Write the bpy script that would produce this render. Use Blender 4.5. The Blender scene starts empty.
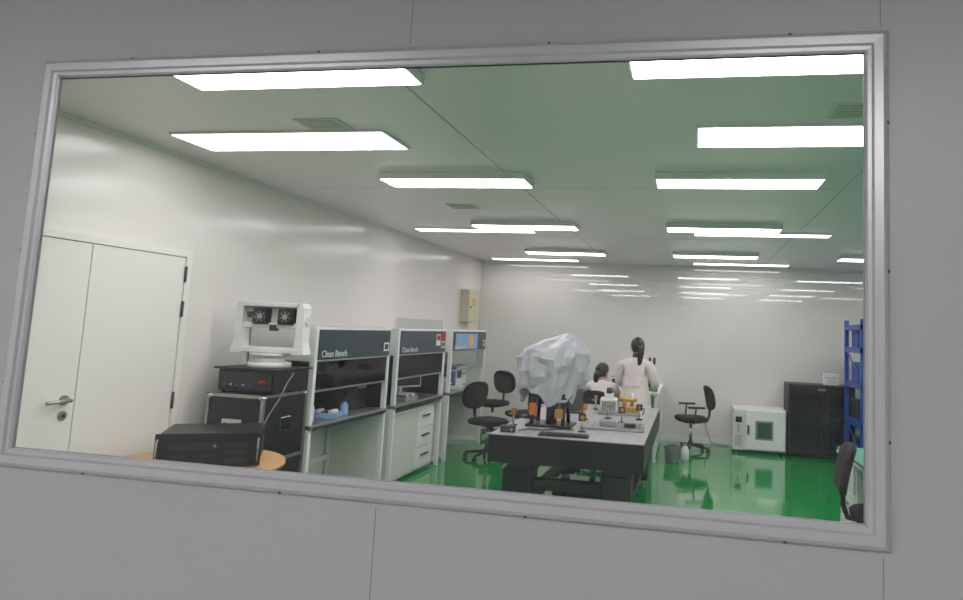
import bpy, bmesh, math, random
from mathutils import Vector, Matrix, noise
random.seed(4)
scene = bpy.context.scene
COL = scene.collection
scene.view_settings.view_transform = 'Standard'
scene.view_settings.look = 'None'
scene.view_settings.exposure = 0.0
scene.view_settings.gamma = 1.08

# ------------------------------------------------------------------ materials
def lin(c):
    return tuple(((v/255)/12.92 if v/255 <= 0.04045 else (((v/255)+0.055)/1.055)**2.4) for v in c)
def mat(name, rgb, rough=0.5, metal=0.0, emit=0.0, noise_amt=0.0, nscale=5.0, bump=0.0, bscale=3.0, coat=0.0, spec=0.5):
    m = bpy.data.materials.new(name); m.use_nodes = True
    nt = m.node_tree; b = nt.nodes['Principled BSDF']
    c = lin(rgb)
    b.inputs['Base Color'].default_value = (*c, 1)
    b.inputs['Roughness'].default_value = rough
    b.inputs['Metallic'].default_value = metal
    b.inputs['Specular IOR Level'].default_value = spec
    if coat: b.inputs['Coat Weight'].default_value = coat; b.inputs['Coat Roughness'].default_value = 0.05
    if emit:
        b.inputs['Emission Color'].default_value = (*c, 1); b.inputs['Emission Strength'].default_value = emit
    tc = None
    if noise_amt or bump:
        tc = nt.nodes.new('ShaderNodeTexCoord')
    if noise_amt:
        n = nt.nodes.new('ShaderNodeTexNoise'); n.inputs['Scale'].default_value = nscale; n.inputs['Detail'].default_value = 4
        r = nt.nodes.new('ShaderNodeMix'); r.data_type = 'RGBA'
        r.inputs[6].default_value = (*[v*(1-noise_amt) for v in c], 1)
        r.inputs[7].default_value = (*[min(1, v*(1+noise_amt)) for v in c], 1)
        nt.links.new(tc.outputs['Object'], n.inputs['Vector'])
        nt.links.new(n.outputs['Fac'], r.inputs[0]); nt.links.new(r.outputs[2], b.inputs['Base Color'])
    if bump:
        n = nt.nodes.new('ShaderNodeTexNoise'); n.inputs['Scale'].default_value = bscale; n.inputs['Detail'].default_value = 2
        bp = nt.nodes.new('ShaderNodeBump'); bp.inputs['Strength'].default_value = bump; bp.inputs['Distance'].default_value = 0.02
        nt.links.new(tc.outputs['Object'], n.inputs['Vector'])
        nt.links.new(n.outputs['Fac'], bp.inputs['Height']); nt.links.new(bp.outputs['Normal'], b.inputs['Normal'])
    return m
def glassmat(name, tint, refl, rough=0.0):
    m = bpy.data.materials.new(name); m.use_nodes = True
    nt = m.node_tree; nt.nodes.clear()
    o = nt.nodes.new('ShaderNodeOutputMaterial'); mx = nt.nodes.new('ShaderNodeMixShader')
    t = nt.nodes.new('ShaderNodeBsdfTransparent'); g = nt.nodes.new('ShaderNodeBsdfGlossy')
    t.inputs['Color'].default_value = (*tint, 1); g.inputs['Roughness'].default_value = rough
    mx.inputs[0].default_value = refl
    nt.links.new(t.outputs[0], mx.inputs[1]); nt.links.new(g.outputs[0], mx.inputs[2]); nt.links.new(mx.outputs[0], o.inputs[0])
    return m
M = {}
M['wallroom'] = mat('painted_steel_panel', (224,221,216), 0.18, 0, bump=0.03, bscale=1.0)
M['wallrear'] = mat('glossy_steel_panel', (218,216,211), 0.03, 0, spec=0.8)
M['ceil'] = mat('ceiling_panel', (243,229,237), 0.3, 0, noise_amt=0.03, nscale=1.5, bump=0.04, bscale=1.0)
M['floor'] = mat('green_epoxy', (0,128,54), 0.09, 0, noise_amt=0.06, nscale=1.3, bump=0.03, bscale=2.0, coat=0.4)
M['wallgrey'] = mat('grey_partition_panel', (149,148,149), 0.45, 0.0, noise_amt=0.02, nscale=2, bump=0.02, bscale=40)
M['corr'] = mat('corridor_paint', (205,205,205), 0.7)
M['alu'] = mat('brushed_aluminium', (168,167,168), 0.35, 0.35)
M['seam'] = mat('panel_seam', (100,101,102), 0.6)
M['seaml'] = mat('ceiling_seam', (190,190,190), 0.6)
M['doorw'] = mat('door_paint', (228,228,222), 0.3)
M['gap'] = mat('door_gap', (120,122,118), 0.7)
M['white'] = mat('white_powder_coat', (222,223,222), 0.4)
M['offw'] = mat('offwhite_laminate', (206,206,200), 0.45)
M['ventw'] = mat('vent_slat', (180,180,178), 0.5)
M['grey'] = mat('grey_plastic', (130,132,134), 0.5)
M['dgrey'] = mat('dark_grey_plastic', (38,40,42), 0.5)
M['black'] = mat('black_plastic', (7,7,8), 0.5)
M['bmetal'] = mat('black_anodised', (9,10,11), 0.4, 0.1)
M['fabric'] = mat('black_fabric', (7,7,9), 0.9, noise_amt=0.15, nscale=60)
M['steel'] = mat('stainless_steel', (165,167,167), 0.3, 0.8)
M['chrome'] = mat('chrome', (205,205,205), 0.15, 1.0)
M['teal'] = mat('dark_teal_panel', (22,46,55), 0.35)
M['wood'] = mat('light_wood', (196,155,98), 0.45, noise_amt=0.12, nscale=9)
M['brass'] = mat('brass', (190,145,70), 0.3, 0.7)
M['orange'] = mat('orange_plastic', (180,95,18), 0.5)
M['yellow'] = mat('yellow_sticker', (225,165,15), 0.6)
M['red'] = mat('red_label', (170,26,18), 0.6)
M['blue'] = mat('blue_rack_paint', (6,72,165), 0.4)
M['ltblue'] = mat('pale_blue_plastic', (130,165,208), 0.5)
M['beige'] = mat('beige_metal', (200,195,165), 0.5)
M['tarp'] = mat('silver_grey_cover', (176,177,184), 0.33, 0.0, bump=0.7, bscale=6)
M['coat'] = mat('lab_coat_cloth', (228,217,214), 0.85, noise_amt=0.03, nscale=20)
M['trouser'] = mat('dark_trousers', (40,43,52), 0.9)
M['skin'] = mat('skin', (200,150,126), 0.5)
M['hair'] = mat('black_hair', (8,6,6), 0.5, noise_amt=0.3, nscale=50)
M['eye'] = mat('eye_white', (230,230,228), 0.3)
M['lip'] = mat('lips', (178,100,95), 0.5)
M['screen'] = mat('dark_screen', (8,10,14), 0.12)
M['screeng'] = mat('tinted_green_window', (38,84,58), 0.2)
M['mint'] = mat('mint_laminate', (65,150,118), 0.35)
M['opt'] = mat('optical_table_steel', (168,165,167), 0.3, 0.1)
M['led'] = mat('led_diffuser', (255,250,253), 0.5, emit=17.0)
M['led2'] = mat('flush_led_diffuser', (255,250,253), 0.5, emit=8.5)
M['ledc'] = mat('corridor_diffuser', (253,252,255), 0.5, emit=36.0)
M['glass'] = glassmat('window_glass', (0.965,0.965,0.96), 0.022)
M['smoke'] = glassmat('smoked_acrylic', (0.30,0.33,0.34), 0.05, 0.02)
M['clear'] = glassmat('clear_acrylic', (0.86,0.9,0.88), 0.06, 0.02)

# ------------------------------------------------------------------ mesh builder
class MB:
    def __init__(s): s.bm = bmesh.new(); s.mats = []; s.M = Matrix.Identity(4)
    def mi(s, k):
        if k not in s.mats: s.mats.append(k)
        return s.mats.index(k)
    def _merge(s, t, k, smooth=False, xf=None):
        i = s.mi(k)
        for f in t.faces:
            f.material_index = i; f.smooth = bool(smooth) and len(f.verts) <= 4
        t.transform(s.M @ xf if xf is not None else s.M)
        me = bpy.data.meshes.new('t'); t.to_mesh(me); t.free()
        s.bm.from_mesh(me); bpy.data.meshes.remove(me)
    def box(s, x0,x1,y0,y1,z0,z1,k,bev=0.0,seg=2,xf=None):
        t = bmesh.new(); bmesh.ops.create_cube(t, size=1)
        for v in t.verts:
            v.co = Vector(((x0+x1)/2+v.co.x*(x1-x0),(y0+y1)/2+v.co.y*(y1-y0),(z0+z1)/2+v.co.z*(z1-z0)))
        if bev: bmesh.ops.bevel(t, geom=list(t.edges), offset=bev, segments=seg, profile=0.5, affect='EDGES')
        s._merge(t, k, False, xf)
    def cyl(s, p0, p1, r0, k, r1=None, seg=16, smooth=True):
        p0=Vector(p0); p1=Vector(p1); r1 = r0 if r1 is None else r1
        d=p1-p0; t=bmesh.new()
        bmesh.ops.create_cone(t, cap_ends=True, segments=seg, radius1=max(r0,1e-4), radius2=max(r1,1e-4), depth=d.length)
        q = Vector((0,0,1)).rotation_difference(d.normalized()).to_matrix().to_4x4()
        t.transform(Matrix.Translation((p0+p1)/2) @ q)
        s._merge(t, k, smooth)
    def tube(s, pts, r, k, seg=8):
        for a,b in zip(pts[:-1],pts[1:]): s.cyl(a,b,r,k,seg=seg)
        for p in pts[1:-1]: s.sph(p,(r,r,r),k,seg,6)
    def sph(s, c, r, k, u=16, v=10, xf=None):
        t=bmesh.new(); bmesh.ops.create_uvsphere(t,u_segments=u,v_segments=v,radius=1)
        t.transform(Matrix.Translation(c) @ Matrix.Diagonal((r[0],r[1],r[2],1)))
        s._merge(t,k,True,xf)
    def loft(s, rings, k, smooth=True, caps=True, xf=None):
        t=bmesh.new(); vs=[[t.verts.new(p) for p in r] for r in rings]; n=len(rings[0])
        for a,b in zip(vs[:-1],vs[1:]):
            for i in range(n): t.faces.new((a[i],a[(i+1)%n],b[(i+1)%n],b[i]))
        if caps: t.faces.new(list(reversed(vs[0]))); t.faces.new(vs[-1])
        bmesh.ops.recalc_face_normals(t, faces=list(t.faces))
        s._merge(t,k,smooth,xf)
    def done(s, name, loc=(0,0,0), rz=0.0, parent=None, sc=1.0):
        me=bpy.data.meshes.new(name); s.bm.to_mesh(me); s.bm.free()
        for k in s.mats: me.materials.append(M[k])
        o=bpy.data.objects.new(name,me); COL.objects.link(o)
        o.location=loc; o.rotation_euler=(0,0,rz); o.scale=(sc,sc,sc)
        if parent: o.parent=parent
        return o
def ring(cx,cy,cz,rx,ry,n=20,p=2.0):
    out=[]
    for i in range(n):
        a=2*math.pi*i/n; c=math.cos(a); d=math.sin(a)
        out.append((cx+rx*math.copysign(abs(c)**(2/p),c), cy+ry*math.copysign(abs(d)**(2/p),d), cz))
    return out

# ------------------------------------------------------------------ room shell
CH=2.74; XL=-3.5; XR=5.0; YF=1.42; YB=10.2; WT=0.04
def simple(name, boxes):
    b=MB()
    for bx in boxes: b.box(*bx)
    return b.done(name)
simple('floor', [(XL-0.1,XR+0.1,YF,YB+0.1,-0.1,0,'floor')])
simple('floor_corridor', [(XL-0.1,XR+0.1,-2.6,YF,-0.1,0,'corr')])
cb=[(XL-0.1,XR+0.1,YF,YB+0.1,CH,CH+0.1,'ceil')]
for x in (-1.33, 1.05, 3.4): cb.append((x-0.005,x+0.005,YF+WT,YB,CH-0.002,CH+0.01,'seaml'))
for y in (4.75,7.3): cb.append((XL,XR,y-0.003,y+0.003,CH-0.001,CH+0.01,'seaml'))
simple('ceiling', cb)
simple('ceiling_corridor', [(XL-0.1,XR+0.1,-2.6,YF,CH,CH+0.1,'corr')])
simple('wall_left', [(XL-0.1,XL,-2.6,YF,0,CH,'corr'),(XL-0.1,XL,YF,YB+0.1,0,CH,'wallroom')])
simple('wall_right', [(XR,XR+0.1,-2.6,YF,0,CH,'corr'),(XR,XR+0.1,YF,YB+0.1,0,CH,'wallroom')])
simple('wall_back', [(XL,XR,YB,YB+0.1,0,CH,'wallrear')])
simple('wall_corridor', [(XL,XR,-2.6,-2.5,0,CH,'corr')])
b=MB()
b.box(XL,XR,YB-0.02,YB,CH-0.03,CH,'white'); b.done('trim_1')
b=MB(); b.box(XL,XL+0.02,YF+WT,YB-0.02,CH-0.03,CH,'white'); b.done('trim_2')
b=MB(); b.box(XL,XR,YB-0.015,YB,0,0.08,'white'); b.done('baseboard_back')
b=MB(); b.box(XL,XL+0.015,3.95,YB-0.015,0,0.08,'white'); b.done('baseboard_left')
# front partition with opening
ix0,ix1,iz0,iz1 = -1.732,0.358,1.281,2.280
ox0,ox1,oz0,oz1 = ix0-0.044,ix1+0.04,iz0-0.044,iz1+0.044
fw=[(XL,ox0,YF,YF+WT,0,CH,'wallgrey'),(ox1,XR,YF,YF+WT,0,CH,'wallgrey'),
    (ox0,ox1,YF,YF+WT,0,oz0,'wallgrey'),(ox0,ox1,YF,YF+WT,oz1,CH,'wallgrey')]
for x in (-3.1,1.58,2.77):
    fw.append((x-0.0012,x+0.0012,YF-0.0006,YF+0.01,0,CH,'seam'))
for x,(a,c) in ((-0.708,(0,1.22)),(-0.708,(2.34,CH)),(0.393,(0,1.22)),(0.391,(2.34,CH))):
    fw.append((x-0.0009,x+0.0009,YF-0.0005,YF+0.01,a,c,'seam'))
simple('wall_front', fw)
b=MB()
prof=[(0.006,YF+0.002),(0.0,YF-0.001),(0.0,YF-0.006),(0.004,YF-0.011),(0.012,YF-0.012),(0.016,YF-0.018),(0.034,YF-0.019),(0.042,YF-0.014),(0.050,YF-0.001),(0.050,YF)]
t=bmesh.new(); rr=[]
for o,y in prof:
    rr.append([t.verts.new(p) for p in ((ix0-o,y,iz0-o),(ix1+o,y,iz0-o),(ix1+o,y,iz1+o),(ix0-o,y,iz1+o))])
for a,c in zip(rr[:-1],rr[1:]):
    for i in range(4): t.faces.new((a[i],a[(i+1)%4],c[(i+1)%4],c[i]))
bmesh.ops.recalc_face_normals(t, faces=list(t.faces))
b._merge(t,'alu')
for x in (-1.5,-0.95,-0.35,0.2):
    for z in (iz0-0.044,iz1+0.044): b.sph((x,YF-0.011,z),(0.004,0.003,0.004),'dgrey',8,6)
for z in (1.45,1.8,2.12):
    for x in (ix0-0.044,ix1+0.044): b.sph((x,YF-0.011,z),(0.004,0.003,0.004),'dgrey',8,6)
b.box(ix0-0.03,ix1+0.03,YF+0.004,YF+0.010,iz0-0.03,iz1+0.03,'glass')
g=0.002
b.box(ix0-0.004,ix0+g,YF-0.001,YF+0.003,iz0,iz1,'grey'); b.box(ix1-g,ix1+0.004,YF-0.001,YF+0.003,iz0,iz1,'grey')
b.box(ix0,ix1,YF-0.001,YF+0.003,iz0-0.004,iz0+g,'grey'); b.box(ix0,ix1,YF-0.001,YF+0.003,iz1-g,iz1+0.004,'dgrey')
b.done('window_1')

# ------------------------------------------------------------------ lights
def lamp(x0,x1,y0,y1,drop=0.05,k='led',name='ceiling_light'):
    b=MB(); w=x1-x0; d=y1-y0; z=-drop
    b.box(-w/2,w/2,-d/2,d/2,z,0,'white',0.004 if drop>0.03 else 0)
    b.box(-w/2+0.014,w/2-0.014,-d/2+0.014,d/2-0.014,z-0.003,z+0.002,k)
    return b.done(name,((x0+x1)/2,(y0+y1)/2,CH))
for yc,hd in ((2.36,0.17),(4.38,0.14),(6.36,0.13),(8.55,0.13)):
    for x0 in (-2.29,-0.27,1.84): lamp(x0,x0+1.11,yc-hd,yc+hd)
for yc,hd in ((3.45,0.18),(6.85,0.09),(9.72,0.10)):
    for x0 in (-3.16,0.0,3.2): lamp(x0,x0+1.40,yc-hd,yc+hd,0.014,'led2')
for xc in (-2.46,0.70): lamp(xc-0.68,xc+0.68,-0.78,-0.44,0.014,'ledc','corridor_light')
for x,y in ((-2.06,3.17),(-2.1,5.49),(0.75,3.08)):
    b=MB(); b.box(-0.13,0.13,-0.10,0.10,-0.008,0,'offw')
    for i in range(5): b.box(-0.11,0.11,-0.085+i*0.036,-0.073+i*0.036,-0.011,-0.007,'ventw')
    b.done('ceiling_vent',(x,y,CH))

# ------------------------------------------------------------------ door
b=MB()
X=0.001
b.box(X,X+0.012,2.14,3.90,0,2.07,'gap')
b.box(X,X+0.03,2.10,2.15,0,2.08,'doorw'); b.box(X,X+0.03,3.86,3.91,0,2.08,'doorw'); b.box(X,X+0.03,2.15,3.86,2.035,2.08,'doorw')
b.box(X,X+0.024,2.155,3.154,0.01,2.03,'doorw',0.002); b.box(X,X+0.024,3.160,3.856,0.01,2.03,'doorw',0.002)
for z in (1.86,1.62,1.0,0.25): b.cyl((X+0.034,3.858,z),(X+0.034,3.858,z+0.11),0.009,'dgrey')
b.cyl((X+0.024,3.09,1.13),(X+0.034,3.09,1.13),0.028,'steel')
b.tube([(X+0.03,3.09,1.13),(X+0.075,3.09,1.13),(X+0.078,2.95,1.128)],0.011,'steel',10)
b.cyl((X+0.024,3.09,1.045),(X+0.034,3.09,1.045),0.025,'steel'); b.cyl((X+0.034,3.09,1.045),(X+0.038,3.09,1.045),0.01,'dgrey')
b.done('door_1',(XL,0,0))

# ------------------------------------------------------------------ clean benches
def clean_bench(y0,y1,drawers=False,label=None,smoke=True):
    W=y1-y0; b=MB(); D=0.58; H=1.585
    for y in (0,W-0.04):
        b.box(-0.045,0,y,y+0.04,0.0,H,'white',0.004); b.box(-D,-D+0.04,y,y+0.04,0.0,H,'white',0.004)
        b.box(-D+0.04,-0.045,y+0.008,y+0.032,0.06,0.78,'offw'); b.box(-D+0.04,-0.045,y,y+0.04,0.04,0.09,'white'); b.box(-D+0.04,-0.045,y,y+0.04,0.70,0.78,'white')
        b.box(-D+0.04,-0.045,y+0.016,y+0.022,0.82,1.31,'smoke' if smoke else 'clear')
    b.box(-D,-D+0.02,0.04,W-0.04,0.82,1.31,'offw')
    b.box(-D,0.012,0,W,0.78,0.82,'steel',0.006); b.box(0.0,0.016,0.04,W-0.04,0.775,0.80,'dgrey')
    b.box(-D,-0.003,0.002,W-0.002,1.31,H-0.001,'white',0.006)
    b.box(-0.003,0.012,0.035,W-0.035,1.325,H-0.02,'teal',0.002)
    b.box(-0.02,-0.014,0.04,W-0.04,1.08,1.32,'smoke' if smoke else 'clear'); b.box(-0.03,-0.004,0.04,W-0.04,1.07,1.085,'steel')
    b.box(-D+0.02,-D+0.04,0.04,W-0.04,0.3,0.35,'white')
    b.box(-0.30,-0.26,0.15,W-0.15,1.295,1.312,'offw')
    b.box(0.012,0.014,W-0.16,W-0.06,1.37,1.45,'white'); b.box(0.014,0.015,W-0.145,W-0.075,1.385,1.435,'dgrey')
    if label=='red':
        b.box(0.012,0.014,W-0.32,W-0.20,1.40,1.53,'white'); b.box(0.014,0.015,W-0.31,W-0.21,1.46,1.52,'red'); b.box(0.012,0.014,W-0.16,W-0.06,1.46,1.56,'red')
        b.box(-0.05,-0.044,0.0,W,H,H+0.11,'clear'); b.box(-0.052,-0.042,0.0,0.012,H,H+0.115,'white'); b.box(-0.052,-0.042,W-0.012,W,H,H+0.115,'white')
    if label=='yellow': b.box(0.012,0.014,0.1,W-0.4,1.34,1.54,'ltblue'); b.cyl((0.012,W*0.5,1.44),(0.0165,W*0.5,1.44),0.085,'yellow')
    if drawers:
        ya,yb=0.12,W-0.10
        b.box(-D+0.06,-0.06,ya,yb,0.03,0.72,'white',0.004)
        b.box(-0.062,-0.045,ya+0.02,ya+0.55,0.06,0.70,'offw',0.004)
        for i in range(3):
            z=0.06+i*0.215; b.box(-0.062,-0.04,ya+0.57,yb-0.02,z,z+0.205,'white',0.005); b.box(-0.04,-0.026,ya+0.70,yb-0.15,z+0.12,z+0.135,'dgrey')
    o=b.done('clean_bench',(-2.9,y0,0))
    cu=bpy.data.curves.new('bench_lettering','FONT'); cu.body='Clean Bench'; cu.size=0.075; cu.extrude=0.0008
    cu.materials.append(M['white'])
    t=bpy.data.objects.new('bench_lettering',cu); COL.objects.link(t); t.parent=o
    t.matrix_local=Matrix(((0,0,1,0.0135),(1,0,0,0.07),(0,1,0,1.345),(0,0,0,1)))
    return o
clean_bench(4.60,5.87)
clean_bench(6.04,7.30,True,'red')
clean_bench(7.50,8.82,False,'yellow',False)

def monitor(name,loc,rz,w=0.5,h=0.3,bez='black'):
    b=MB(); b.box(-0.1,0.1,-0.08,0.08,0,0.015,bez,0.005); b.box(-0.02,0.02,0.01,0.03,0.01,0.16,bez)
    b.box(-w/2,w/2,-0.02,0.01,0.10,0.10+h,bez,0.006); b.box(-w/2+0.015,w/2-0.015,-0.022,-0.018,0.12,0.085+h,'screen')
    return b.done(name,loc,rz)
R90=math.pi/2
monitor('computer_monitor',(-3.30,5.00,0.821),R90-0.1,0.48,0.29)
monitor('computer_monitor',(-3.20,6.82,0.821),R90-0.5,0.5,0.32,'offw')
def instrument(name,loc,rz,w,d,h,body='dgrey',face='black'):
    b=MB(); b.box(-w/2,w/2,-d/2,d/2,0.012,h,body,0.008)
    b.box(-w/2+0.012,w/2-0.012,-d/2-0.004,-d/2+0.002,0.025,h-0.015,face)
    b.box(-w/2+0.03,-w/2+w*0.5,-d/2-0.007,-d/2,h*0.4,h*0.8,'screen')
    for i in range(3): b.cyl((w*0.1+i*w*0.12,-d/2,h*0.6),(w*0.1+i*w*0.12,-d/2-0.018,h*0.6),w*0.035,'steel',seg=12)
    for sx in (-1,1):
        for sy in (-1,1): b.cyl((sx*(w/2-0.03),sy*(d/2-0.03),0),(sx*(w/2-0.03),sy*(d/2-0.03),0.014),0.012,'black',seg=8)
    return b.done(name,loc,rz)
instrument('power_supply',(-3.22,5.58,0.821),R90,0.42,0.3,0.34)
instrument('oscilloscope',(-3.25,6.32,0.821),R90,0.34,0.22,0.24,'grey')
def bottle(loc,k='white',h=0.18,r=0.035):
    b=MB(); b.loft([ring(0,0,z,rr,rr,14) for z,rr in ((0,r*0.95),(0.01,r),(h*0.65,r),(h*0.8,r*0.45),(h*0.86,r*0.4))],k)
    b.cyl((0,0,h*0.86),(0,0,h),r*0.48,'blue',seg=12); return b.done('reagent_bottle',loc)
bottle((-3.02,4.78,0.821)); bottle((-3.0,5.27,0.821),'ltblue',0.13); bottle((-2.98,6.16,0.821),'white',0.16); bottle((-3.05,7.70,0.821),'white',0.2)
def tray(loc,rz=0,k='ltblue'):
    b=MB(); b.box(-0.14,0.14,-0.1,0.1,0,0.01,k)
    for x in (-0.14,0.13): b.box(x,x+0.01,-0.1,0.1,0,0.05,k)
    for y in (-0.1,0.09): b.box(-0.14,0.14,y,y+0.01,0,0.05,k)
    for i in range(4): b.box(-0.11+i*0.06,-0.07+i*0.06,-0.07,0.06,0.01,0.06+0.01*(i%2),'white' if i%2 else 'dgrey',0.004)
    return b.done('parts_tray',loc,rz)
tray((-3.05,5.02,0.821),0.2); tray((-3.06,7.98,0.821),0.1,'white'); tray((-3.02,6.50,0.821),1.5,'grey')
instrument('analytical_balance',(-3.22,8.42,0.821),R90,0.4,0.25,0.28,'ltblue','white')

b=MB(); b.box(0,0.14,-0.21,0.21,-0.25,0.25,'beige',0.006); b.box(0.14,0.146,-0.195,0.195,-0.235,0.235,'beige',0.003)
b.box(0.146,0.148,-0.06,0.06,0.0,0.11,'yellow'); b.cyl((0.146,-0.15,-0.02),(0.16,-0.15,-0.02),0.015,'dgrey'); b.done('electrical_box',(XL,9.5,1.95))

# ------------------------------------------------------------------ flight case + gear
b=MB(); x0,x1,y0,y1,h=-0.45,0.0,0.0,0.52,1.10
b.box(x0+0.01,x1-0.01,y0+0.01,y1-0.01,0.06,h-0.005,'black')
e=0.022
for z in (0.05,0.62,h-e):
    b.box(x0,x1,y0,y0+e,z,z+e,'steel'); b.box(x0,x1,y1-e,y1,z,z+e,'steel'); b.box(x0,x0+e,y0,y1,z,z+e,'steel'); b.box(x1-e,x1,y0,y1,z,z+e,'steel')
for x in (x0,x1-e):
    for y in (y0,y1-e): b.box(x,x+e,y,y+e,0.05,h,'steel')
for x in (x0+0.02,x1-0.02):
    for y in (y0+0.02,y1-0.02): b.sph((x,y,h-0.02),(0.03,0.03,0.02),'chrome',10,6)
b.box(-0.31,-0.15,y0-0.006,y0+0.012,0.83,0.93,'chrome',0.004); b.tube([(-0.28,y0-0.012,0.9),(-0.28,y0-0.03,0.87),(-0.18,y0-0.03,0.87),(-0.18,y0-0.012,0.9)],0.006,'black')
b.box(x1-0.008,x1+0.006,0.2,0.32,0.83,0.93,'chrome',0.004)
for x in (x0+0.06,x1-0.06):
    for y in (y0+0.06,y1-0.06): b.cyl((x-0.015,y,0.03),(x+0.015,y,0.03),0.03,'dgrey',seg=14)
b.done('flight_case',(-2.9,4.03,0))
b=MB(); b.box(-0.21,0.23,-0.2,0.2,0.012,0.165,'bmetal',0.006); b.box(-0.2,0.22,-0.205,-0.198,0.03,0.15,'screen')
b.box(-0.24,0.26,-0.22,0.22,0.165,0.178,'black',0.004)
for i in range(5): b.cyl((-0.15+i*0.05,-0.203,0.06),(-0.15+i*0.05,-0.212,0.06),0.008,'steel' if i%2 else 'blue',seg=10)
b.box(0.12,0.17,-0.208,-0.203,0.08,0.10,'red')
for sx in (-0.18,0.2):
    for sy in (-0.17,0.17): b.cyl((sx,sy,0),(sx,sy,0.014),0.015,'black',seg=10)
b.done('rack_amplifier',(-3.11,4.29,1.101))
b=MB()
b.cyl((0,0,0),(0,0,0.035),0.15,'white',seg=28); b.cyl((0,0,0.035),(0,0,0.08),0.11,'white',r1=0.09,seg=28); b.cyl((0,0,0.08),(0,0,0.10),0.13,'offw',seg=28)
b.box(-0.26,0.26,-0.06,0.06,0.10,0.145,'white',0.012)
for s in (-1,1):
    b.loft([[(s*0.28,-0.06,0.10),(s*0.19,-0.06,0.10),(s*0.19,0.06,0.10),(s*0.28,0.06,0.10)],
            [(s*0.26,-0.055,0.19),(s*0.205,-0.055,0.19),(s*0.205,0.055,0.19),(s*0.26,0.055,0.19)],
            [(s*0.26,-0.055,0.44),(s*0.205,-0.055,0.44),(s*0.205,0.055,0.44),(s*0.26,0.055,0.44)],
            [(s*0.235,-0.055,0.475),(s*0.20,-0.055,0.475),(s*0.20,0.055,0.475),(s*0.235,0.055,0.475)]],'white',False)
    b.cyl((s*0.25,0,0.35),(s*0.272,0,0.35),0.035,'offw',seg=20)
b.box(-0.225,0.225,-0.055,0.055,0.44,0.475,'white',0.008)
b.box(-0.205,0.205,-0.035,0.04,0.285,0.325,'white',0.006); b.box(-0.205,0.205,0.0,0.04,0.31,0.44,'offw',0.004)
for x in (-0.07,0.12):
    b.box(x-0.058,x+0.058,-0.058,0.0,0.312,0.43,'black',0.006); b.cyl((x,-0.059,0.37),(x,-0.063,0.37),0.047,'dgrey',seg=22); b.cyl((x,-0.063,0.37),(x,-0.069,0.37),0.018,'steel',seg=14)
    for a in range(7):
        t=a*math.tau/7; b.box(-0.003,0.003,0.016,0.042,-0.002,0.002,'grey',xf=Matrix.Translation((x,-0.065,0.37))@Matrix.Rotation(math.pi/2,4,'X')@Matrix.Rotation(t,4,'Z'))
b.box(0.0,0.05,-0.045,0.0,0.265,0.31,'dgrey'); b.cyl((-0.16,-0.04,0.38),(-0.16,0.0,0.38),0.022,'dgrey')
b.done('antenna_positioner',(-3.07,4.29,1.281),0.12)
b=MB(); b.tube([(-2.835,4.25,1.25),(-2.83,4.17,1.18),(-2.84,4.12,1.08),(-2.86,4.05,0.98),(-2.875,3.99,0.86)],0.004,'grey'); b.done('loose_cable')

# ------------------------------------------------------------------ round table + chassis
b=MB(); b.loft([ring(0,0,z,r,r,48) for z,r in ((0.725,0.49),(0.73,0.5),(0.745,0.5),(0.75,0.495))],'wood')
b.cyl((0,0,0.03),(0,0,0.725),0.035,'steel'); b.cyl((0,0,0),(0,0,0.03),0.26,'steel',r1=0.22,seg=32); b.cyl((0,0,0.70),(0,0,0.725),0.14,'steel'); b.done('round_table',(-2.94,3.50,0))
b=MB(); w,d,h=0.52,0.40,0.20
b.box(-w/2,w/2,-d/2,d/2,0.012,h,'bmetal',0.004)
b.box(-w/2-0.015,w/2+0.015,-d/2-0.012,-d/2,0.008,h+0.003,'black',0.003)
for i in range(14): b.box(-0.20+i*0.018,-0.192+i*0.018,-d/2-0.015,-d/2-0.010,0.03,0.085,'dgrey')
for i in range(3): b.box(0.08,0.2,-d/2-0.016,-d/2-0.010,0.03+i*0.045,0.062+i*0.045,'dgrey')
b.box(-0.2,0.05,-d/2-0.014,-d/2-0.011,0.11,0.15,'dgrey'); b.cyl((0.03,-d/2-0.012,0.13),(0.03,-d/2-0.018,0.13),0.008,'chrome')
for s in (-1,1):
    b.tube([(s*(w/2+0.0),-d/2-0.012,0.04),(s*(w/2),-d/2-0.04,0.05),(s*(w/2),-d/2-0.04,0.16),(s*(w/2),-d/2-0.012,0.17)],0.005,'steel')
for sx in (-0.2,0.2):
    for sy in (-0.15,0.15): b.cyl((sx,sy,0),(sx,sy,0.014),0.014,'black',seg=10)
b.done('rackmount_computer',(-2.87,3.56,0.751),0.55)
b=MB(); b.box(-0.16,0.16,-0.05,0.05,0.0,0.012,'black',0.003)
for r in range(4):
    for c in range(13): b.box(-0.15+c*0.0232,-0.131+c*0.0232,-0.042+r*0.021,-0.026+r*0.021,0.012,0.018,'dgrey')
b.done('keyboard',(-2.66,3.27,0.751),0.65)

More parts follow.
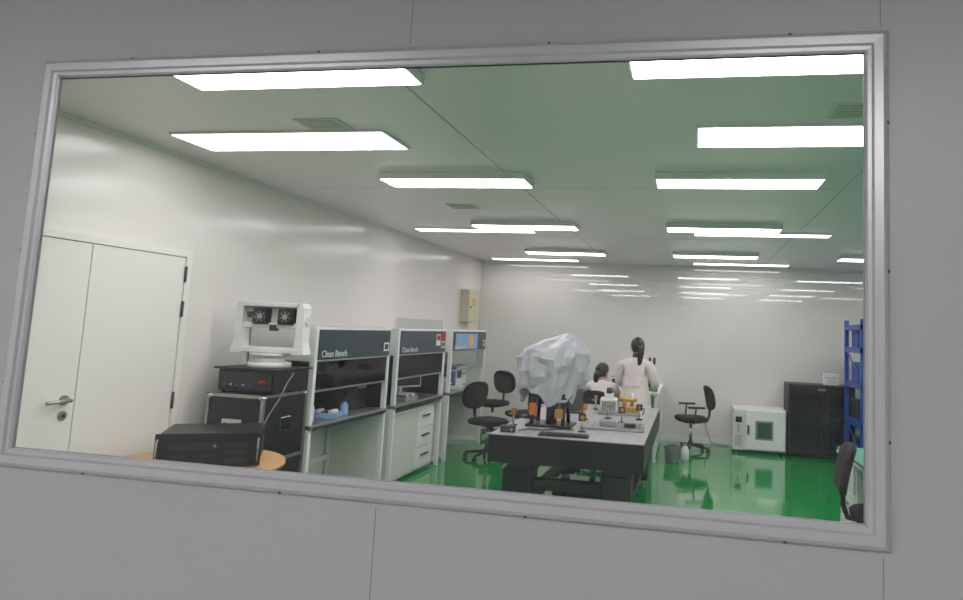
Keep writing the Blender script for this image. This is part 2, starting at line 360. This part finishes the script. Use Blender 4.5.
# ------------------------------------------------------------------ office chair
def chair(loc,rz,arms=True,back='round',hs=0.46):
    b=MB()
    for i in range(5):
        a=i*math.tau/5+0.3; c,s=math.cos(a),math.sin(a)
        b.cyl((0,0,0.095),(0.27*c,0.27*s,0.065),0.022,'black',r1=0.014,seg=10)
        b.cyl((0.27*c-0.018*s,0.27*s+0.018*c,0.028),(0.27*c+0.018*s,0.27*s-0.018*c,0.028),0.028,'dgrey',seg=14)
        b.cyl((0.27*c,0.27*s,0.04),(0.27*c,0.27*s,0.07),0.009,'black',seg=8)
    b.cyl((0,0,0.07),(0,0,0.14),0.035,'black'); b.cyl((0,0,0.12),(0,0,hs-0.05),0.022,'chrome'); b.box(-0.1,0.1,-0.12,0.12,hs-0.06,hs-0.035,'black',0.008)
    b.loft([ring(0,0,hs-0.035,0.20,0.20,24,3.2),ring(0,0,hs-0.02,0.225,0.22,24,3.2),ring(0,0,hs+0.01,0.23,0.225,24,3.2),ring(0,0,hs+0.03,0.21,0.205,24,3.0),ring(0,0,hs+0.037,0.14,0.14,24,2.5)],'fabric')
    b.tube([(0,-0.1,hs-0.045),(0,-0.24,hs-0.03),(0,-0.27,hs+0.05),(0,-0.27,hs+0.22)],0.018,'black',10)
    bh=0.36; bw=0.205; zc=hs+0.30
    T=Matrix.Translation((0,-0.245,zc))@Matrix.Rotation(math.radians(78),4,'X')
    rings=[]
    for dz,k in ((-0.03,0.88),(-0.022,0.97),(0.0,1.0),(0.018,0.93),(0.028,0.7)):
        rg=ring(0,0,dz,bw*k,bh/2*k,28,2.6 if back=='round' else 4)
        rings.append([(x,y,z+(0.9*x*x)) for x,y,z in rg])
    b.loft(rings,'fabric',xf=T)
    if arms:
        for s in (-1,1):
            b.tube([(s*0.18,0.02,hs-0.045),(s*0.265,0.02,hs-0.04),(s*0.275,0.0,hs+0.17)],0.013,'black',8)
            b.box(s*0.275-0.028,s*0.275+0.028,-0.13,0.12,hs+0.165,hs+0.195,'black',0.01)
    return b.done('office_chair',loc,rz)
chair((-2.49,7.85,0),R90+2.6,False)
chair((-2.93,9.42,0),2.8,False,hs=0.5)
chair((-2.28,8.75,0),2.4,False)
chair((0.03,9.45,0),R90+0.25,True)
chair((1.35,4.84,0),-R90-0.1,False,'sq')

# ------------------------------------------------------------------ optical table
b=MB(); w,l=1.24,2.45
b.box(0,w,0,l,0.58,0.795,'bmetal',0.004); b.box(0.004,w-0.004,0.004,l-0.004,0.795,0.80,'opt')
for i in range(11):
    for j in range(23): b.cyl((0.07+i*0.11,0.07+j*0.105,0.7993),(0.07+i*0.11,0.07+j*0.105,0.8005),0.005,'dgrey',seg=6)
for x in (0.10,w-0.34):
    for y in (0.10,l-0.34):
        b.box(x,x+0.24,y,y+0.24,0.06,0.52,'black',0.01); b.box(x+0.03,x+0.21,y+0.03,y+0.21,0.52,0.58,'dgrey'); b.cyl((x+0.12,y+0.12,0),(x+0.12,y+0.12,0.06),0.05,'steel')
for y in (0.15,l-0.25):
    b.box(0.34,w-0.34,y,y+0.1,0.36,0.44,'black'); b.box(0.34,w-0.34,y,y+0.1,0.12,0.20,'black')
for x in (0.15,w-0.25): b.box(x,x+0.1,0.34,l-0.34,0.12,0.20,'black'); b.box(x,x+0.1,0.34,l-0.34,0.40,0.48,'black')
b.done('optical_table',(-1.57,4.98,0))
TZ=0.802
par=bpy.data.objects.new('covered_instrument',None); COL.objects.link(par); par.location=(-1.20,5.62,TZ)
b=MB()
b.box(-0.2,0.2,-0.16,0.16,0,0.02,'bmetal',0.004)
for x,y in ((-0.15,-0.12),(0.13,-0.12),(-0.15,0.12),(0.13,0.12)): b.cyl((x,y,0.02),(x*0.9,y*0.9,0.42),0.018,'black')
b.box(-0.17,0.16,-0.14,0.14,0.24,0.29,'bmetal',0.006); b.cyl((0,0,0.02),(0,0,0.3),0.05,'dgrey'); b.cyl((0,0,0.3),(0,0,0.45),0.07,'black')
b.box(-0.17,-0.11,-0.16,-0.12,0.10,0.20,'orange',0.004); b.box(0.06,0.13,-0.16,-0.13,0.08,0.16,'brass',0.004)
b.box(-0.2,0.2,-0.15,0.15,0.42,0.66,'dgrey',0.02)
b.done('stand',parent=par)
# crumpled sheet: sharp creases radiate from pulled-up corners, gathered hem
b=MB(); n=120; rings=[]
cprof=[(0.25,0.25,0.20,-0.04),(0.30,0.265,0.21,-0.03),(0.36,0.285,0.225,-0.015),(0.42,0.305,0.24,0.0),(0.48,0.325,0.25,0.0),(0.54,0.335,0.26,0.0),(0.60,0.34,0.265,0.0),(0.65,0.31,0.25,0.02),(0.695,0.26,0.21,0.045),(0.735,0.195,0.16,0.07),(0.77,0.12,0.10,0.095),(0.80,0.055,0.05,0.11),(0.815,0.008,0.008,0.115)]
tri=lambda v: abs((v%1.0)*2-1)
for j,(z,rx,ry,ox) in enumerate(cprof):
    rg=[]
    for i in range(n):
        a=math.tau*i/n; u=a+0.35
        seg=math.tau/6; q=(u%seg)-seg/2
        k=(math.cos(seg/2)/math.cos(q))**0.8
        wv=u/math.tau
        lo=min(1,max(0,(0.70-z)*2.6))
        fold=(0.16*(tri(wv*9+z*0.8)-0.5)+0.09*(tri(wv*17-z*1.3+0.3)-0.5))*lo
        dg=0.08*(tri(wv*4+z*4.5)-0.5)+0.05*(tri(wv*7-z*6.0+0.2)-0.5)
        nz=noise.noise(Vector((math.cos(a)*2.6,math.sin(a)*2.6,z*6)))*0.10
        r=1.04*k*(1+fold+dg+nz)
        zz=z+(0.06*math.sin(a*3+2.0)+0.05*(tri(wv*9)-0.5) if j<2 else 0.014*math.sin(a*5+z*10)*(1 if j<10 else 0))
        rg.append((ox+rx*r*math.cos(a),ry*r*math.sin(a),zz))
    rings.append(rg)
b.loft(rings,'tarp',smooth=False,caps=False)
b.done('dust_cover',parent=par)

def optic_mount(loc,rz,k='bmetal'):
    b=MB(); b.box(-0.03,0.03,-0.02,0.02,0,0.01,'bmetal'); b.cyl((0,0,0.01),(0,0,0.10),0.008,'steel'); b.box(-0.03,0.03,-0.008,0.008,0.09,0.15,k,0.003); b.cyl((0,-0.012,0.12),(0,0.012,0.12),0.02,'brass')
    for x in (-0.022,0.022): b.cyl((x,0.008,0.10),(x,0.04,0.10),0.006,'brass',seg=8)
    return b.done('optical_mount',loc,rz)
for x,y,r,k in ((-0.88,5.36,0.4,'bmetal'),(-0.98,6.1,1.0,'orange'),(-0.62,6.05,0.3,'bmetal'),(-0.78,6.28,0.8,'steel'),(-0.48,6.35,0,'bmetal'),(-1.0,6.95,2,'steel'),(-1.5,5.45,1.2,'orange')):
    optic_mount((x,y,TZ),r,k)
# black camera stand at the left of the table
b=MB(); b.box(-0.07,0.07,-0.07,0.07,0,0.02,'black',0.004); b.cyl((0,0,0.02),(0,0,0.34),0.016,'bmetal'); b.box(-0.05,0.05,-0.04,0.04,0.22,0.30,'black',0.006); b.cyl((0,-0.04,0.26),(0,-0.10,0.26),0.028,'bmetal'); b.box(-0.02,0.10,-0.015,0.015,0.12,0.15,'dgrey'); b.cyl((0,0,0.34),(0,0,0.36),0.024,'dgrey'); b.done('camera_stand',(-1.50,6.0,TZ),0.3)
b=MB(); b.box(-0.22,0.22,-0.18,0.18,0,0.025,'steel',0.004); b.box(-0.2,-0.02,-0.12,0.12,0.025,0.15,'offw',0.008); b.box(-0.18,-0.04,-0.125,-0.118,0.04,0.13,'grey')
b.box(0.02,0.2,-0.1,0.1,0.025,0.08,'brass',0.006); b.cyl((0.05,-0.05,0.08),(0.05,-0.05,0.16),0.02,'brass'); b.cyl((0.13,0.0,0.08),(0.13,0.0,0.21),0.018,'steel'); b.cyl((0.0,-0.05,0.15),(0.18,-0.05,0.15),0.022,'brass'); b.box(-0.16,-0.06,-0.05,0.07,0.15,0.2,'white',0.006); b.cyl((-0.11,0,0.2),(-0.11,0,0.26),0.03,'dgrey')
b.tube([(0.2,0,0.1),(0.26,-0.05,0.06),(0.24,-0.12,0.01)],0.006,'black')
b.done('laser_interferometer',(-0.72,6.75,TZ),0.1)
b=MB(); b.box(-0.28,0.28,-0.2,0.2,0,0.02,'steel',0.004)
for i in range(8):
    for j in range(6): b.cyl((-0.24+i*0.068,-0.16+j*0.064,0.02),(-0.24+i*0.068,-0.16+j*0.064,0.0215),0.006,'dgrey',seg=6)
b.box(-0.12,0.02,-0.08,0.08,0.02,0.06,'grey',0.005); b.box(0.1,0.2,-0.1,-0.02,0.02,0.05,'black',0.005); b.done('optical_breadboard',(-0.66,5.74,TZ),0.05)
b=MB(); b.box(-0.17,0.17,-0.12,0.12,0,0.02,'dgrey',0.005); b.box(-0.15,0.15,-0.1,0.05,0.02,0.022,'black')
b.box(-0.17,0.17,0,0.012,0,0.22,'dgrey',0.004,xf=Matrix.Translation((0,0.11,0.015))@Matrix.Rotation(-0.3,4,'X')); b.done('laptop',(-1.25,6.6,TZ),0.2)
b=MB(); b.box(-0.06,0.06,-0.045,0.045,0.0,0.05,'black',0.006); b.box(-0.05,0.05,-0.047,-0.044,0.01,0.04,'dgrey'); b.cyl((0.03,-0.045,0.025),(0.03,-0.06,0.025),0.01,'steel',seg=10); b.done('laser_controller',(-1.45,5.12,TZ),0.2)
b=MB(); b.box(-0.2,0.2,-0.06,0.06,0,0.015,'black',0.004)
for r in range(4):
    for c in range(14): b.box(-0.19+c*0.0272,-0.168+c*0.0272,-0.05+r*0.025,-0.03+r*0.025,0.015,0.02,'dgrey')
b.done('keyboard',(-0.98,5.10,TZ),0.06)
b=MB(); b.tube([(-1.38,5.18,TZ+.006),(-1.32,5.3,TZ+.006),(-1.2,5.28,TZ+.006),(-1.1,5.38,TZ+.006),(-0.96,5.42,TZ+.006)],0.005,'black'); b.done('coiled_cable')

# ------------------------------------------------------------------ people bench
b=MB(); w,l=0.75,1.75
b.box(0,w,0,l,0.84,0.875,'white',0.004)
b.box(0.02,w-0.015,0.50,0.52,0.3,0.84,'offw')
for x in (0.01,w-0.05):
    for y in (0.02,l-0.06): b.box(x,x+0.04,y,y+0.04,0,0.84,'white')
b.box(w-0.04,w-0.02,0.06,l-0.06,0.05,0.84,'white'); b.box(w-0.022,w-0.01,0.3,0.75,0.1,0.8,'offw',0.004); b.box(w-0.022,w-0.01,0.8,1.25,0.1,0.8,'offw',0.004)
b.box(w-0.012,w+0.0,0.68,0.70,0.4,0.55,'steel')
b.done('laboratory_table',(-1.15,8.40,0))
b=MB(); b.box(-0.09,0.09,-0.13,0.13,0,0.04,'black',0.01); b.box(-0.03,0.03,0.07,0.12,0.04,0.34,'dgrey',0.01); b.box(-0.03,0.03,-0.1,0.12,0.30,0.36,'white',0.012)
b.cyl((0,-0.06,0.30),(0,-0.06,0.20),0.03,'black',r1=0.018); b.box(-0.07,0.07,-0.12,0.03,0.13,0.145,'black'); 
for s in (-0.03,0.03): b.cyl((s,-0.08,0.34),(s,-0.17,0.44),0.017,'black')
for s in (-0.05,0.05): b.cyl((s-0.01,0.09,0.12),(s+0.01,0.09,0.12),0.025,'dgrey')
b.done('microscope',(-0.52,8.80,0.876),0.1)
b=MB(); b.box(-0.12,0.12,-0.1,0.1,0,0.14,'white',0.006); b.box(-0.1,0.1,-0.103,-0.099,0.05,0.12,'dgrey'); b.box(-0.12,0.12,-0.1,0.1,0.14,0.15,'grey',0.003); b.done('centrifuge',(-0.98,9.1,0.876))
b=MB(); b.loft([ring(0,0,z,r,r,20) for z,r in ((0,0.085),(0.01,0.09),(0.21,0.11),(0.215,0.115),(0.22,0.112),(0.2,0.1))],'grey'); b.cyl((0,0,0.2),(0,0,0.23),0.105,'dgrey',r1=0.03,seg=20); b.done('waste_bin',(-0.20,8.55,0))
b=MB(); b.loft([ring(0,0,z,r,r,18) for z,r in ((0,0.05),(0.01,0.055),(0.13,0.055),(0.17,0.03),(0.19,0.025))],'white'); b.cyl((0,0,0.19),(0,0,0.21),0.028,'grey',seg=14); b.done('water_jug',(-0.04,8.75,0))

# ------------------------------------------------------------------ oven
b=MB(); w,d,h=0.74,0.48,0.60
b.box(0,w,0,d,0.04,h+0.03,'white',0.01)
b.box(0.01,0.17,-0.006,0.004,0.07,h,'offw',0.004)
for i in range(8): b.box(0.03,0.13,-0.009,-0.004,0.10+i*0.02,0.108+i*0.02,'grey')
b.box(0.035,0.125,-0.01,-0.004,0.43,0.51,'screen'); 
for i in range(3): b.cyl((0.08,-0.004,0.32+i*0.035),(0.08,-0.016,0.32+i*0.035),0.011,'dgrey',seg=12)
b.box(0.18,w-0.015,-0.03,-0.001,0.06,h+0.01,'white',0.008)
b.box(0.31,0.56,-0.034,-0.028,0.20,0.47,'grey',0.004); b.box(0.335,0.535,-0.037,-0.033,0.225,0.445,'screeng',0.004)
b.box(0.20,0.225,-0.05,-0.03,0.27,0.40,'dgrey',0.004)
for x in (0.06,w-0.06):
    for y in (0.06,d-0.06): b.cyl((x,y,0),(x,y,0.045),0.025,'black',seg=12)
b.done('drying_oven',(0.63,9.62,0))
b=MB(); w,d,h=0.90,0.50,1.02
b.box(0,w,0.02,d,0.05,h,'black',0.006)
for i in range(2):
    xa=0.015+i*(w/2-0.01); xb=xa+w/2-0.02
    b.box(xa,xb,-0.005,0.02,0.08,h-0.015,'bmetal',0.004); b.box(xa+0.035,xb-0.035,-0.009,-0.003,0.12,h-0.12,'screen')
    for k in range(3): b.box(xa+0.04,xb-0.04,-0.011,-0.008,0.30+k*0.2,0.308+k*0.2,'dgrey')
b.box(w/2-0.04,w/2-0.02,-0.03,-0.005,0.45,0.62,'dgrey',0.003); b.box(w/2+0.02,w/2+0.04,-0.03,-0.005,0.45,0.62,'dgrey',0.003)
b.box(w/2-0.05,w/2+0.05,-0.012,-0.004,h-0.075,h-0.045,'grey')
for x in (0.08,w-0.08):
    for y in (0.08,d-0.06): b.cyl((x-0.012,y,0.027),(x+0.012,y,0.027),0.027,'dgrey',seg=12)
b.done('dry_storage_cabinet',(1.39,9.55,0))
b=MB(); b.box(-0.10,0.10,-0.06,0.06,0,0.16,'white',0.006); b.box(-0.10,0.10,-0.061,-0.059,0.10,0.108,'grey'); b.box(-0.05,0.05,-0.062,-0.06,0.03,0.08,'offw'); b.done('storage_box',(2.0,9.75,1.021))
b=MB(); w,l,h=0.55,0.9,1.95
for x in (0,w-0.05):
    for y in (0,l-0.05): b.box(x,x+0.05,y,y+0.05,0,h,'blue')
for z in (0.12,0.62,1.12,1.58,1.88):
    b.box(0,w,0.0,0.03,z-0.07,z,'blue'); b.box(0,w,l-0.03,l,z-0.07,z,'blue'); b.box(0.0,0.03,0,l,z-0.07,z,'blue'); b.box(w-0.03,w,0,l,z-0.07,z,'blue'); b.box(0.02,w-0.02,0.02,l-0.02,z-0.015,z,'blue')
b.tube([(0.025,0.02,0.15),(0.025,l-0.02,0.6)],0.012,'blue'); b.tube([(0.025,0.02,1.1),(0.025,l-0.02,1.55)],0.012,'blue')
for z,k in ((0.12,'dgrey'),(0.62,'dgrey'),(1.12,'blue'),(1.58,'blue')):
    for i in range(2): b.box(0.08,w-0.08,0.08+i*0.4,0.42+i*0.4,z,z+0.26,k,0.006); b.box(0.08,w-0.08,0.08+i*0.4,0.42+i*0.4,z+0.20,z+0.205,'dgrey')
b.done('storage_rack',(2.13,8.62,0))
b=MB(); w,l=0.72,1.75
b.box(0,w,0,l,0.74,0.78,'mint',0.004); b.box(-0.004,w,-0.004,l+0.004,0.735,0.752,'white')
for y0 in (0.05,l-0.5):
    b.box(0.03,w-0.03,y0,y0+0.45,0.03,0.735,'white',0.004)
    for i in range(3):
        z=0.05+i*0.225; b.box(0.012,0.032,y0+0.015,y0+0.435,z,z+0.215,'offw',0.005); b.box(-0.002,0.014,y0+0.15,y0+0.3,z+0.12,z+0.135,'grey')
b.box(w-0.05,w-0.03,0.5,l-0.5,0.1,0.735,'white'); b.done('laboratory_workbench',(1.225,3.97,0))
for x in (-2.6,0.25,1.1):
    b=MB(); b.box(-0.045,0.045,-0.012,0,-0.045,0.045,'white',0.003)
    for s in (-0.012,0.012): b.box(s-0.003,s+0.003,-0.0135,-0.011,-0.012,0.012,'dgrey')
    b.done('wall_socket',(x,YB,0.35))
b=MB(); b.tube([(0.25,YB-0.02,0.35),(0.27,YB-0.05,0.2),(0.35,YB-0.05,0.02),(0.50,YB-0.12,0.015),(0.60,YB-0.12,0.015)],0.006,'dgrey'); b.done('power_cable')

# ------------------------------------------------------------------ people
def skinobj(name, chains, k, parent, root=0, sub=2):
    vs=[];ed=[];rad=[];idx={}
    for ch in chains:
        prev=None
        for p,r in ch:
            key=tuple(round(c,4) for c in p)
            if key not in idx: idx[key]=len(vs); vs.append(tuple(p)); rad.append(r)
            i=idx[key]
            if prev is not None and prev!=i and (prev,i) not in ed and (i,prev) not in ed: ed.append((prev,i))
            prev=i
    me=bpy.data.meshes.new(name); me.from_pydata(vs,ed,[]); me.update()
    o=bpy.data.objects.new(name,me); COL.objects.link(o)
    o.parent=parent
    m=o.modifiers.new('Skin','SKIN'); m.use_smooth_shade=True
    sv=me.skin_vertices[0].data
    for i,r in enumerate(rad):
        rr=r if isinstance(r,tuple) else (r,r)
        sv[i].radius=rr; sv[i].use_root=(i==root)
    s=o.modifiers.new('Sub','SUBSURF'); s.levels=sub; s.render_levels=sub
    me.materials.append(M[k])
    return o
def hand(parent, wrist, direction, side):
    d=Vector(direction).normalized(); up=Vector((0,0,1)); lat=d.cross(up).normalized()*side
    w=Vector(wrist); T=lambda f,l,u: tuple(w+d*f+lat*l+up*u)
    skinobj('palm',[[(T(-0.03,0,0),0.024),(T(0.0,0,0),0.024),(T(0.045,0,0),0.032),(T(0.085,0,-0.004),0.03)]],'skin',parent,0,2)
    for i,(l,ln) in enumerate(((-0.027,0.068),(-0.009,0.077),(0.010,0.072),(0.028,0.056))):
        skinobj('finger_%d'%(i+1),[[(T(0.065,l*0.8,0),0.0095),(T(0.092,l,0.0),0.009),(T(0.092+ln*0.45,l*1.05,-0.008),0.0085),(T(0.092+ln*0.75,l*1.05,-0.025),0.008),(T(0.092+ln*0.85,l*1.05,-0.045),0.007)]],'skin',parent,0,1)
    skinobj('thumb',[[(T(0.02,-0.015,0),0.012),(T(0.045,-0.04,-0.006),0.011),(T(0.075,-0.055,-0.016),0.01),(T(0.098,-0.055,-0.024),0.008)]],'skin',parent,0,1)
def head(parent, c, tilt, yaw, tail=1.0):
    T=Matrix.Translation(c)@Matrix.Rotation(yaw,4,'Z')@Matrix.Rotation(-tilt,4,'X')
    b=MB()
    t=bmesh.new(); bmesh.ops.create_uvsphere(t,u_segments=28,v_segments=20,radius=1)
    for v in t.verts:
        x,y,z=v.co
        jaw=1-0.32*max(0.0,-z)**1.5
        v.co=Vector((x*0.074*jaw,(y*0.092)*(1-0.12*max(0,-z))+(0.01 if z<0 and y>0 else 0)+0.004,z*0.112))
    b._merge(t,'skin',True,T)
    b.loft([[(T@Vector(p)) for p in r] for r in ([( -0.006,0.09,0.02),(0.006,0.09,0.02),(0.006,0.085,0.02),(-0.006,0.085,0.02)],[(-0.013,0.112,-0.022),(0.013,0.112,-0.022),(0.016,0.085,-0.028),(-0.016,0.085,-0.028)])],'skin')
    for s in (-1,1):
        b.sph((s*0.03,0.083,0.005),(0.014,0.009,0.008),'eye',12,8,T); b.sph((s*0.03,0.090,0.005),(0.006,0.004,0.006),'black',8,6,T)
        b.box(s*0.03-0.015,s*0.03+0.015,0.086,0.094,0.024,0.029,'hair',xf=T)
        b.sph((s*0.080,0.0,-0.008),(0.012,0.018,0.03),'skin',10,8,T)
    b.sph((0,0.084,-0.055),(0.022,0.010,0.007),'lip',12,8,T)
    t=bmesh.new(); bmesh.ops.create_uvsphere(t,u_segments=32,v_segments=24,radius=1)
    dele=[v for v in t.verts if (v.co.y>0.35 and v.co.z<0.45) or v.co.z<-0.72 or (v.co.y>-0.15 and v.co.z<0.0)]
    bmesh.ops.delete(t,geom=dele,context='VERTS')
    for v in t.verts:
        x,y,z=v.co; k=1+0.015*math.sin(18*math.atan2(x,y+1e-6))
        v.co=Vector((x*0.087*k,y*0.103*k-0.006,z*0.120+0.010))
    b._merge(t,'hair',True,T)
    b.sph((0,-0.100,0.02),(0.034,0.03,0.034),'hair',14,10,T)
    pts=[(0.03,-0.105,0.030),(0.0,-0.130,0.038),(-0.06*tail,-0.135,0.040),(-0.13*tail,-0.13,0.036),(-0.20*tail,-0.125,0.028),(-0.25*tail,-0.12,0.010)]
    b.loft([ring(0.006*math.sin(i*1.3),y,z,r,r*0.7,14) for i,(z,y,r) in enumerate(pts)],'hair',xf=Matrix.Translation(c)@Matrix.Rotation(yaw,4,'Z'))
    return b.done('head',parent=parent)
def person_standing(loc,rz):
    p=bpy.data.objects.new('woman_standing',None); COL.objects.link(p); p.location=loc; p.rotation_euler=(0,0,rz)
    pel=(0,0,0.88)
    legs=[[(pel,(0.13,0.10)),((s*0.085,0,0.80),0.085),((s*0.09,0.01,0.45),0.055),((s*0.09,-0.01,0.22),0.048),((s*0.09,-0.015,0.07),0.036),((s*0.095,0.09,0.035),0.033),((s*0.10,0.15,0.028),0.026)] for s in (-1,1)]
    skinobj('body',legs+[[(pel,0.13),((0,0,1.02),(0.11,0.085)),((0,0.01,1.2),(0.135,0.095)),((0,0.01,1.31),0.07),((0,0.02,1.38),0.045),((0,0.035,1.43),0.045)]],'trouser',p)
    skinobj('neck',[[((0,0.01,1.30),0.05),((0,0.02,1.36),0.050),((0,0.035,1.44),0.050)]],'skin',p)
    ch=(0,0.01,1.2)
    arms=[[((0,0.0,0.98),(0.155,0.12)),(ch,(0.16,0.12)),((s*0.11,0.005,1.285),0.075),((s*0.18,0.01,1.255),0.074),((s*0.235,0.05,1.04),0.062),((s*0.20,0.19,0.98),0.052),((s*0.15,0.32,0.97),0.044)] for s in (-1,1)]
    skinobj('coat_upper',arms+[[(ch,0.15),((0,0.01,1.31),(0.08,0.065)),((0,0.015,1.345),(0.065,0.058))]],'coat',p)
    b=MB(); rs=[]
    for z,rx,ry in ((1.12,0.165,0.12),(1.0,0.165,0.125),(0.88,0.19,0.145),(0.7,0.21,0.165),(0.55,0.225,0.18),(0.50,0.23,0.185)):
        rg=ring(0,0.0,z,rx,ry,36); rs.append([(x*(1+0.035*math.sin(9*math.atan2(y,x))*(1.15-z)*1.5),y*(1+0.035*math.sin(9*math.atan2(y,x))*(1.15-z)*1.5),zz) for x,y,zz in rg])
    b.loft(rs,'coat',caps=False); b.box(-0.09,0.09,-0.135,-0.118,0.985,1.025,'coat',0.004); b.done('coat_skirt',parent=p)
    for s in (-1,1): hand(p,(s*0.148,0.33,0.965),(-s*0.15,1,-0.25),s)
    head(p,(0,0.05,1.468),0.25,0.6)
    b=MB()
    for s in (-1,1): b.loft([ring(s*0.095,0.06,z,0.045,0.12,16,2.5) for z in (0.0,0.02,0.05)]+[ring(s*0.093,0.02,0.08,0.038,0.06,16)],'white')
    b.done('shoes',parent=p); return p
def person_seated(loc,rz):
    p=bpy.data.objects.new('woman_seated',None); COL.objects.link(p); p.location=loc; p.rotation_euler=(0,0,rz)
    pel=(0,0,0.59)
    legs=[[(pel,0.12),((s*0.09,0.06,0.575),0.082),((s*0.10,0.42,0.55),0.058),((s*0.10,0.44,0.3),0.05),((s*0.10,0.42,0.08),0.036),((s*0.10,0.50,0.038),0.034),((s*0.10,0.58,0.028),0.026)] for s in (-1,1)]
    skinobj('body',legs+[[(pel,0.12),((0,0.01,0.74),(0.11,0.085)),((0,0.04,0.9),(0.13,0.095)),((0,0.07,1.0),0.06),((0,0.09,1.05),0.045)]],'trouser',p)
    skinobj('neck',[[((0,0.06,0.99),0.05),((0,0.085,1.05),0.046),((0,0.10,1.09),0.045)]],'skin',p)
    ch=(0,0.04,0.9)
    arms=[[((0,0.0,0.57),(0.15,0.13)),((0,0.01,0.7),(0.135,0.11)),(ch,(0.145,0.11)),((s*0.10,0.05,0.985),0.068),((s*0.16,0.06,0.965),0.066),((s*0.20,0.20,0.85),0.054),((s*0.15,0.38,0.925),0.042)] for s in (-1,1)]
    skinobj('coat_upper',arms+[[(ch,0.14),((0,0.06,1.0),(0.075,0.06)),((0,0.07,1.03),(0.06,0.055))]],'coat',p)
    for s in (-1,1): hand(p,(s*0.148,0.39,0.93),(-s*0.25,1,0.0),s)
    head(p,(0,0.125,1.125),0.35,-0.5,0.6)
    b=MB()
    for s in (-1,1): b.loft([ring(s*0.10,0.49,z,0.045,0.12,16,2.5) for z in (0.0,0.02,0.05)]+[ring(s*0.10,0.44,0.08,0.038,0.06,16)],'white')
    b.done('shoes',parent=p); return p
person_standing((-0.665,7.98,0),-0.2)
person_seated((-1.10,8.02,0),0.05)
chair((-1.14,7.90,0),0.05,False)

# ------------------------------------------------------------------ world + camera
w=bpy.data.worlds.new('World'); scene.world=w; w.use_nodes=True
w.node_tree.nodes['Background'].inputs[0].default_value=(0.5,0.52,0.55,1); w.node_tree.nodes['Background'].inputs[1].default_value=0.05
cam=bpy.data.cameras.new('camera'); co=bpy.data.objects.new('camera',cam); COL.objects.link(co)
cam.sensor_fit='HORIZONTAL'; cam.sensor_width=36; cam.lens=635/963*36
cam.shift_x=-(580-481.5)/963; cam.shift_y=-(300-266)/963; cam.clip_start=0.02
D=Vector((0.1748,-0.1087,-1)).normalized(); Xa=Vector((3560,-92,635)).normalized(); Xa=(Xa-D*Xa.dot(D)).normalized(); U=Xa.cross(D)
R=Matrix((Xa,D,U)).to_4x4()
co.matrix_world=Matrix.Translation((0,0,1.65))@R
scene.camera=co
